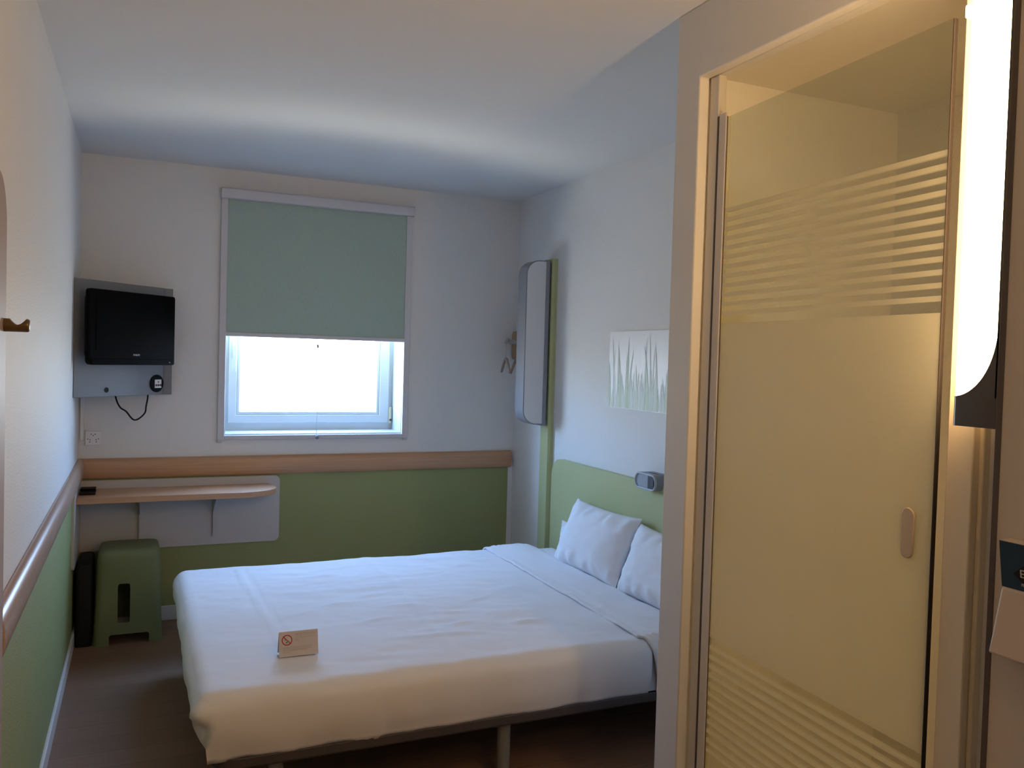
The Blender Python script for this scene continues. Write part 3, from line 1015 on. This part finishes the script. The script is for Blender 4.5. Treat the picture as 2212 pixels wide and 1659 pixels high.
# ------------------------------------------------------------------ tent card on the bed
ZC = 0.456
tc_ = thing('tent_card', 'small folded no smoking card standing on the bed cover', 'card', (0.803, -2.035, ZC), -0.02)
CW, CH, CD = 0.131, 0.078, 0.026
bm = new_bm()
add_prism(bm, [(-CD, 0), (-CD + 0.0012, 0), (0.0, CH - 0.0015), (CD - 0.0012, 0), (CD, 0), (0.0006, CH), (-0.0006, CH)], 0, -CW / 2, CW / 2)
obj('card', bm, M_paper, tc_, local=True, smooth=0)
lean_card = Matrix.Translation((0, -CD - 0.0004, 0)) @ Matrix.Rotation(-math.atan2(CD, CH), 4, 'X')
bm = new_bm()
sx, sz = -0.039, 0.054
add_ring_prism(bm, ellipse(sx, sz, 0.0175, 0.0175, 36), ellipse(sx, sz, 0.0145, 0.0145, 36), 1, -0.0006, 0)
cs, sn = math.cos(-PI / 4), math.sin(-PI / 4)
add_prism(bm, [(sx + cs * a - sn * b, sz + sn * a + cs * b) for a, b in ((-0.0155, -0.0013), (0.0155, -0.0013), (0.0155, 0.0013), (-0.0155, 0.0013))], 1, -0.0006, 0)
obj('prohibition_sign', xform(bm, lean_card), M_red, tc_, local=True, smooth=0)
bm = new_bm()
add_prism(bm, [(sx - 0.004, sz - 0.0105), (sx + 0.001, sz - 0.007), (sx + 0.0015, sz - 0.004), (sx - 0.0035, sz - 0.007)], 1, -0.0005, 0)
add_prism(bm, [(sx - 0.007, sz - 0.003), (sx - 0.006, sz - 0.003), (sx - 0.005, sz + 0.004), (sx - 0.006, sz + 0.004)], 1, -0.0005, 0)
obj('cigarette_mark', xform(bm, lean_card), M_blackprint, tc_, local=True, smooth=0)
bm = new_bm()
for (x0, x1, z) in ((-0.012, 0.062, 0.0735), (-0.012, 0.060, 0.070), (-0.012, 0.060, 0.066), (-0.012, 0.061, 0.060), (-0.012, 0.002, 0.0545), (-0.012, 0.002, 0.049),
                    (-0.054, 0.050, 0.030), (-0.054, 0.041, 0.0265), (-0.054, 0.041, 0.022), (-0.054, 0.03, 0.0185), (-0.054, -0.03, 0.013)):
    x = x0
    r2 = random.Random(int(z * 1e5))
    while x < x1 - 0.002:
        w = r2.uniform(0.003, 0.010)
        add_box(bm, x, min(x + w, x1), -0.0004, 0, z, z + 0.0011)
        x += w + 0.0012
obj('printed_lines', xform(bm, lean_card), M_textline, tc_, local=True, smooth=0)

# ------------------------------------------------------------------ headboard, its lamp, picture
hb = obj('headboard', add_prism(new_bm(), rrect(-2.44, -0.632, 0.18, 0.929, (0.0, 0.0, 0.10, 0.10), 12), 0, 2.470, W - 0.001), M_green, origin=(2.49, -1.53, 0.18), bevel=0.004, smooth=40)
tag(hb, 'sage green headboard panel with rounded corner behind the pillows', 'headboard')

hl = thing('reading_lamp', 'small grey oval reading light clipped over the headboard top', 'lamp', (2.45, -1.675, 0.94))
LY0, LY1, LZ0, LZ1 = -1.765, -1.588, 0.905, 0.981
body_o = rrect(LY0, LY1, LZ0, LZ1, 0.036, 10)
body_i = rrect(LY0 + 0.009, LY1 - 0.009, LZ0 + 0.009, LZ1 - 0.009, 0.027, 10)
bm = new_bm()
add_prism(bm, body_o, 0, 2.432, 2.468)
add_prism(bm, rrect(LY0 + 0.002, LY1 - 0.002, 0.934, LZ1, (0.0, 0.0, 0.036, 0.036), 10), 0, 2.460, W - 0.001)
obj('lamp_body', bm, M_lampgrey, hl, bevel=0.003, smooth=50)
obj('front_rim', add_ring_prism(new_bm(), body_o, body_i, 0, 2.4235, 2.433), mat('light_grey_rim', (0.42, 0.44, 0.48), 0.35, 0.5), hl, bevel=0.003, smooth=50)
yy = LY0 + 0.072
lens = [(u, v) for u, v in body_i]
obj('lens', add_prism(new_bm(), rrect(yy, LY1 - 0.009, LZ0 + 0.009, LZ1 - 0.009, (0, 0.027, 0.027, 0), 10), 0, 2.429, 2.434), mat('pale_grey_lens', (0.40, 0.43, 0.48), 0.3, 0.5), hl, smooth=40)
sw = obj('switch_face', add_prism(new_bm(), rrect(LY0 + 0.009, yy, LZ0 + 0.009, LZ1 - 0.009, (0.027, 0, 0, 0.027), 10), 0, 2.429, 2.434), mat('slate_face', (0.075, 0.085, 0.10), 0.35, 0.5), hl, smooth=40)
sw['label'] = 'dark slate switch half of the lamp front'
obj('switch_button', add_prism(new_bm(), rrect(-1.742, -1.718, 0.929, 0.955, 0.005), 0, 2.427, 2.430), mat('slate_button', (0.10, 0.11, 0.125), 0.35, 0.5), sw, smooth=40)

pc = thing('grass_picture', 'frameless white picture board printed with green grass blades', 'picture', (2.497, -1.66, 1.45))
PY0, PY1, PZ0, PZ1 = -2.30, -1.203, 1.259, 1.644
obj('board', add_prism(new_bm(), rrect(PY0, PY1, PZ0, PZ1, 0.022, 8), 0, 2.495, W - 0.001), M_pictureboard, pc, smooth=40)
def blade_mesh():
    bm = new_bm()
    ink = bm.loops.layers.color.new('ink')
    rg = random.Random(11)
    tip = (0.22, 0.34, 0.26)
    midc = (0.42, 0.58, 0.42)
    rootc = (0.60, 0.72, 0.42)
    lay = [0]
    def blade(y, z0, h, lean, w, strong, root=rootc):
        lay[0] += 1
        xx = 2.4948 - 0.0000045 * lay[0]
        n = 8
        prev = None
        for k in range(n + 1):
            t = k / n
            yy = y + lean * t * t
            zz = z0 + h * t
            ww = w * (1 - t) ** 0.7 * (0.55 + 0.45 * min(1, t * 4)) * 0.5
            a, b = bm.verts.new((xx, yy - ww, zz)), bm.verts.new((xx, yy + ww, zz))
            def colr(t):
                if t < 0.55:
                    s = t / 0.55
                    c = [root[i] * (1 - s) + midc[i] * s for i in range(3)]
                else:
                    s = (t - 0.55) / 0.45
                    c = [midc[i] * (1 - s) + tip[i] * s for i in range(3)]
                base = (0.84, 0.84, 0.87)
                return [base[i] * (1 - strong) + c[i] * strong for i in range(3)]
            if prev:
                f = bm.faces.new((prev[0], prev[1], b, a))
                for l in f.loops:
                    tt = t if l.vert in (a, b) else (k - 1) / n
                    l[ink] = (*[max(0, c) ** (1 / 1.0) for c in colr(tt)], 1)
            prev = (a, b)
    span = PY1 - PY0
    # pale undergrowth
    for k in range(150):
        y = PY0 + 0.015 + rg.random() * (span - 0.03)
        h = rg.uniform(0.06, 0.20)
        lean = rg.uniform(-0.02, 0.02)
        blade(y, PZ0 + 0.003, h, max(PY0 + 0.01 - y, min(PY1 - 0.01 - y, lean)), rg.uniform(0.012, 0.026), rg.uniform(0.14, 0.36))
    # the taller blades as they stand from the window side
    for (d, h, lean, w, s) in ((0.012, 0.235, 0.008, 0.024, 0.9), (0.05, 0.365, 0.018, 0.013, 0.5), (0.045, 0.30, -0.012, 0.010, 0.35), (0.115, 0.325, 0.030, 0.022, 0.9), (0.09, 0.27, 0.0, 0.012, 0.5),
                               (0.180, 0.355, -0.006, 0.018, 0.95), (0.165, 0.28, -0.008, 0.014, 0.6), (0.195, 0.29, -0.035, 0.018, 0.7), (0.265, 0.22, 0.01, 0.022, 0.6), (0.27, 0.18, -0.015, 0.014, 0.5),
                               (0.362, 0.32, 0.035, 0.026, 0.85), (0.335, 0.35, -0.012, 0.012, 0.55), (0.385, 0.375, 0.014, 0.012, 0.6), (0.40, 0.30, -0.015, 0.012, 0.45), (0.44, 0.325, 0.022, 0.020, 0.9), (0.43, 0.27, 0.0, 0.02, 0.5),
                               (0.52, 0.30, -0.02, 0.02, 0.8), (0.58, 0.35, 0.01, 0.016, 0.8), (0.66, 0.31, 0.03, 0.022, 0.8), (0.72, 0.36, -0.01, 0.016, 0.9), (0.80, 0.30, 0.02, 0.02, 0.8), (0.88, 0.34, -0.02, 0.018, 0.9), (0.96, 0.29, 0.015, 0.02, 0.8), (1.03, 0.33, 0.0, 0.018, 0.9)):
        blade(PY1 - d, PZ0 + 0.003, h, lean, w * 1.1, s * 0.66)
    return bm
def grass_obj():
    bm = blade_mesh()
    me_bm = bm
    o = obj('printed_grass', me_bm, M_ink, pc, smooth=0)
    return o
grass_obj()

# ------------------------------------------------------------------ green wardrobe post with its opal lamp, hanging hook
ps = obj('wardrobe_post', new_bm(), M_green, origin=(2.487, -0.521, 0))
bm = new_bm()
add_box(bm, 2.469 - 2.487, W - 0.0005 - 2.487, -0.572 + 0.521, -0.472 + 0.521, 0.0, 2.079)
bm.to_mesh(ps.data); bm.free()
boolean_cut(ps, [box_bm(0.003, 0.007, -0.06, -0.0475, 0.9, 3.0)])
md = ps.modifiers.new('rounded_edges', 'BEVEL'); md.width = 0.003; md.segments = 2; md.limit_method = 'ANGLE'
tag(ps, 'tall sage green post on the wall left of the headboard', 'post')

pl = thing('post_lamp', 'unlit grey framed opal lamp standing out from the green post', 'lamp', (2.40, -0.51, 1.10))
dx0, dx1, dz0, dz1 = 2.309, 2.452, 1.113, 2.064
dout = rrect(dx0, dx1, dz0, dz1, (0.085, 0.001, 0.001, 0.085), 12)
din = rrect(dx0 + 0.006, dx1 - 0.006, dz0 + 0.006, dz1 - 0.006, (0.079, 0.001, 0.001, 0.079), 12)
obj('frame_band', add_ring_prism(new_bm(), dout, din, 1, -0.562, -0.448), M_lampgrey, pl, bevel=0.001, smooth=40)
obj('diffuser', add_prism(new_bm(), din, 1, -0.5605, -0.4495), M_opal, pl, smooth=40)
obj('mounting_strip', box_bm(2.434, 2.458, -0.565, -0.445, 1.106, 2.069), M_lampgrey, pl, bevel=0.002)
obj('spacer', box_bm(2.458, 2.470, -0.545, -0.48, 1.13, 2.05), M_blackmat, pl, smooth=0)

hk = thing('coat_hook_plate', 'wooden plate with a metal peg half hidden behind the unlit lamp', 'hook', (2.49, -0.2, 1.58))
obj('plate', add_prism(new_bm(), rrect(-0.30, -0.022, 1.488, 1.667, 0.03, 8), 0, 2.466, W - 0.001), M_wood_plate, hk, bevel=0.003)
bm = new_bm()
add_tube(bm, [(2.484, -0.20, 1.592), (2.375, -0.20, 1.596), (2.362, -0.20, 1.598), (2.352, -0.20, 1.603)], [0.015, 0.014, 0.016, 0.022], 16)
obj('peg', bm, M_metal, hk, smooth=50)

def hanger(label, cx, cy, cz, ang, half, peg):
    t = thing('coat_hanger', label, 'hanger', (cx, cy, cz), ang, 'hangers on the metal peg')
    bm = new_bm()
    arch = smooth_path([(-half, 0, -0.105), (-half * 0.72, 0, -0.075), (-half * 0.35, 0, -0.040), (0, 0, -0.022), (half * 0.35, 0, -0.040), (half * 0.72, 0, -0.075), (half, 0, -0.105)], 6)
    add_tube(bm, arch, [0.010 - 0.003 * abs(2 * i / (len(arch) - 1) - 1) for i in range(len(arch))], 10)
    obj('shoulder_bar', bm, M_hangerwood, t, local=True, smooth=60)
    bm = new_bm()
    add_tube(bm, [(0, 0, -0.02), (0, 0, 0.045), (0, 0, 0.065)] + [(0.022 - 0.022 * math.cos(a), 0, 0.07 + 0.024 * math.sin(a)) for a in (0.2, 0.6, 1.0, 1.4, 1.8, 2.2, 2.6, 3.0)], 0.0022, 8)
    obj('wire_hook', bm, M_metal, t, local=True, smooth=60)
    return t
hanger('wooden hanger farthest left on the metal peg', 2.352, -0.20, 1.512, 1.36, 0.13, 0)
hanger('darker turned wooden hanger next to the unlit lamp', 2.425, -0.20, 1.508, 0.85, 0.115, 0)

# ------------------------------------------------------------------ coat board on the left wall, near the camera
cb = thing('coat_board', 'tall pale wooden coat board with a hook at the left edge', 'coat board', (0.012, -3.3, 0.0))
obj('board', add_prism(new_bm(), rrect(-3.9, -2.855, 0.02, 1.84, (0.0, 0.0, 0.10, 0.10), 10), 0, 0.0015, 0.029), M_pinkwood, cb, bevel=0.004, smooth=40)
bm = new_bm()
bm = new_bm()
add_tube(bm, [(0.029 + 0.0475 * k / 30, -2.885, 1.5310) for k in range(31)], [0.0140] * 28 + [0.0138, 0.0130, 0.0115], 32)
for v in bm.verts:                                   # scooped top
    t = (v.co.x - 0.040) / 0.030
    if 0 < t < 1:
        v.co.z = min(v.co.z, 1.545 - 0.013 * math.sin(PI * t) ** 0.8)
hook = obj('coat_hook', bm, M_brass, cb, smooth=50)
hook['label'] = 'scooped brass coat hook'

# ------------------------------------------------------------------ bathroom glass door, slightly ajar
HXY = Vector((1.752, -3.040, 0))
DEND = Vector((1.7105, -3.785, 0))
ddir = (DEND - HXY).normalized()
dang = math.atan2(ddir.y, ddir.x)
door = thing('door_1', 'part frosted glass bathroom door with etched stripes, slightly ajar', 'door', (HXY.x, HXY.y, 0), dang)
door['kind'] = 'structure'
GL = (DEND - HXY).length
g0 = 0.0207
obj('glass_panel', box_bm(g0, GL, -0.004, 0.004, 0.02, 2.166), M_doorglass, door, local=True, smooth=0)
bm = new_bm()
add_prism(bm, rrect(-0.019, 0.0205, -0.0075, 0.010, 0.0068, 8), 2, 0.0, 2.180)
obj('hinge_profile', bm, M_hinge, door, local=True, smooth=50)
obj('edge_seal', box_bm(GL, GL + 0.004, -0.005, 0.005, 0.02, 2.166), M_gasket, door, local=True, bevel=0.002)
obj('hinge_gap_strip', box_bm(-0.0265, -0.0192, -0.0055, 0.006, 0.0, 2.178), M_edge, door, local=True, smooth=0)  # dark strip painting the shaded gap between wall profile and hinge tube
obj('glass_edge', box_bm(0.0205, 0.0225, -0.0058, -0.0044, 0.02, 2.168), M_edge, door, local=True, smooth=0)
obj('finger_pull', add_prism(new_bm(), rrect(0.674, 0.706, 1.112, 1.214, 0.0158, 10), 1, -0.0075, 0.0075), mat('pull_amber', (0.56, 0.43, 0.28), 0.4, 0.5), door, local=True, bevel=0.002, smooth=40)

# ------------------------------------------------------------------ entrance panel, lit lamp and beige box on the right
EX, EY = 1.620, -3.971          # face and far end of the deep panel standing on the partition
ep = thing('room_divider', 'beige brown divider with a dark edge at the far right', 'divider', (1.67, -4.9, 0))
obj('board', box_bm(EX + 0.0015, PX - 0.001, -5.9, EY - 0.011, 0.0, 2.46), M_beige, ep, smooth=0)
obj('edge_band', box_bm(EX, PX - 0.001, EY - 0.011, EY, 0.0, 2.46), M_edge, ep, bevel=0.001)

lit = thing('lit_wall_lamp', 'tall glowing wall lamp with dark housing beside the glass door', 'lamp', (1.665, EY + 0.04, 1.39))
LX0, LX1 = EX + 0.0005, 1.700
ly0, ly1, lz0, lz1 = EY + 0.0005, EY + 0.087, 1.394, 2.33
hr = (0.001, 0.001, 0.012, 0.012)
bm = new_bm()
add_prism(bm, rrect(LX0, LX1, ly0, ly1, hr, 8), 2, lz0, 1.446)
add_prism(bm, rrect(LX0, LX1, ly0, ly0 + 0.004, 0.0005, 8), 2, 1.446, 2.26)
add_prism(bm, rrect(LX0, LX1, ly0, ly1, hr, 8), 2, 2.26, lz1)
# side cheeks with the curved cut that frames the opal
def cheek(x0, x1):
    for (zc, sgn) in ((1.446, 1), (2.26, -1)):
        pts = [(ly0, zc)]
        for k in range(17):
            t = k / 16 * PI / 2
            pts.append((ly1 - 0.001 - 0.083 * math.sin(t), zc + sgn * 0.125 * (1 - math.cos(t))))
        pts.append((ly0, zc + sgn * 0.127))
        add_prism(bm, pts, 0, x0, x1)
cheek(LX0, LX0 + 0.004)
add_box(bm, LX1 - 0.003, LX1, ly0, ly1, 1.446, 2.26)
obj('housing', bm, M_lampdark, lit, smooth=50)
obj('diffuser', add_prism(new_bm(), rrect(LX0 + 0.0015, LX1 - 0.003, ly0 + 0.004, ly1 - 0.001, hr, 8), 2, 1.446, 2.26), M_glow, lit, smooth=50)
obj('glowing_clip', add_prism(new_bm(), rrect(ly1 - 0.002, ly1 + 0.007, 2.117, 2.139, 0.002), 0, LX0 + 0.002, LX0 + 0.012), M_glow, lit)  # emission stands in for lamp light shining through the clip

wb = thing('wall_box', 'beige wall box with a blue sign on the beige divider at the right edge', 'wall box', (EX - 0.02, -4.06, 1.027))
by0 = -4.006
bm = new_bm()
add_prism(bm, [(EX, 1.026), (EX - 0.042, 1.028), (EX - 0.036, 1.052), (EX - 0.016, 1.136), (EX, 1.138)], 1, -4.20, by0)
obj('body', bm, M_beigebox, wb, bevel=0.004, smooth=40)
bm = new_bm()
add_prism(bm, [(EX, 1.136), (EX - 0.012, 1.136), (EX - 0.024, 1.214), (EX, 1.216)], 1, -4.20, by0 - 0.001)
bk = obj('sign_holder', bm, M_beigebox, wb, smooth=0)
tilt = math.atan2(0.012, 0.078)
def sign(bm):
    return xform(bm, Matrix.Translation((EX - 0.0122, 0, 1.1365)) @ Matrix.Rotation(-tilt, 4, 'Y'))
bm = new_bm()
add_box(bm, -0.0012, 0.0, -4.20, by0 + 0.0006, 0.0, 0.078)
sg = obj('blue_sign', sign(bm), M_blue, wb, smooth=0)
bm = new_bm()
hexa = [(-4.076 + 0.049 * math.cos(a), 0.027 + 0.024 * math.sin(a)) for a in [PI * k / 3 for k in range(6)]]
add_prism(bm, hexa, 0, -0.0020, -0.0012)
obj('sign_badge', sign(bm), M_blackprint, sg, smooth=0)
def sign_text(body, size, y, z):
    b = text_bm(body, size, 0.0003)
    # letters face -X: local x -> -Y
    xform(b, Matrix(((0, 1, 0, -0.0024), (-1, 0, 0, y), (0, 0, 1, z), (0, 0, 0, 1))))
    return sign(b)
obj("sign_letters", sign_text("ES", 0.019, -4.0475, 0.029), M_greyprint, sg, smooth=0)
obj("sign_letters", sign_text("m", 0.010, -4.0445, 0.012), M_greyprint, sg, smooth=0)

# ------------------------------------------------------------------ unseen bathroom lamp, added to give the warm glow behind the glass door
bl = thing('bathroom_glow_lamp', 'unseen upright lamp added in the bathroom for the glow behind the glass door', 'lamp', (1.92, -4.88, 1.4))
obj('lamp_base', box_bm(1.84, 2.00, -4.899, -4.875, 0.95, 1.95), M_lampgrey, bl, bevel=0.003)
obj('lamp_cover', add_prism(new_bm(), rrect(1.85, 1.99, -4.875, -4.82, (0.001, 0.001, 0.05, 0.05), 8), 2, 0.97, 1.93), M_bathglow, bl, smooth=50)

# ------------------------------------------------------------------ fill lamp added at the entrance ceiling, unseen behind the camera
el = thing('entrance_fill_lamp', 'round fill lamp added on the entrance ceiling, unseen behind the camera', 'lamp', (0.9, -5.75, 2.5))
obj('lamp_base', add_prism(new_bm(), ellipse(0.9, -5.75, 0.17, 0.17, 40), 2, 2.475, 2.5), M_alu, el, smooth=40)
obj('lamp_shade', rounded_shell([(0.9 - q, 0.9 + q, -5.75 - q, -5.75 + q, z, q * 0.999) for q, z in ((0.155, 2.475), (0.15, 2.45), (0.125, 2.425), (0.08, 2.41), (0.03, 2.405))]), M_entryglow, el, smooth=60)

struct(obj('floor_bathroom', box_bm(PX + 0.005, W, -4.9, YB - 0.093, 0.0, 0.012), M_bath, smooth=0), 'white bathroom floor tray seen through the glass door', 'floor')
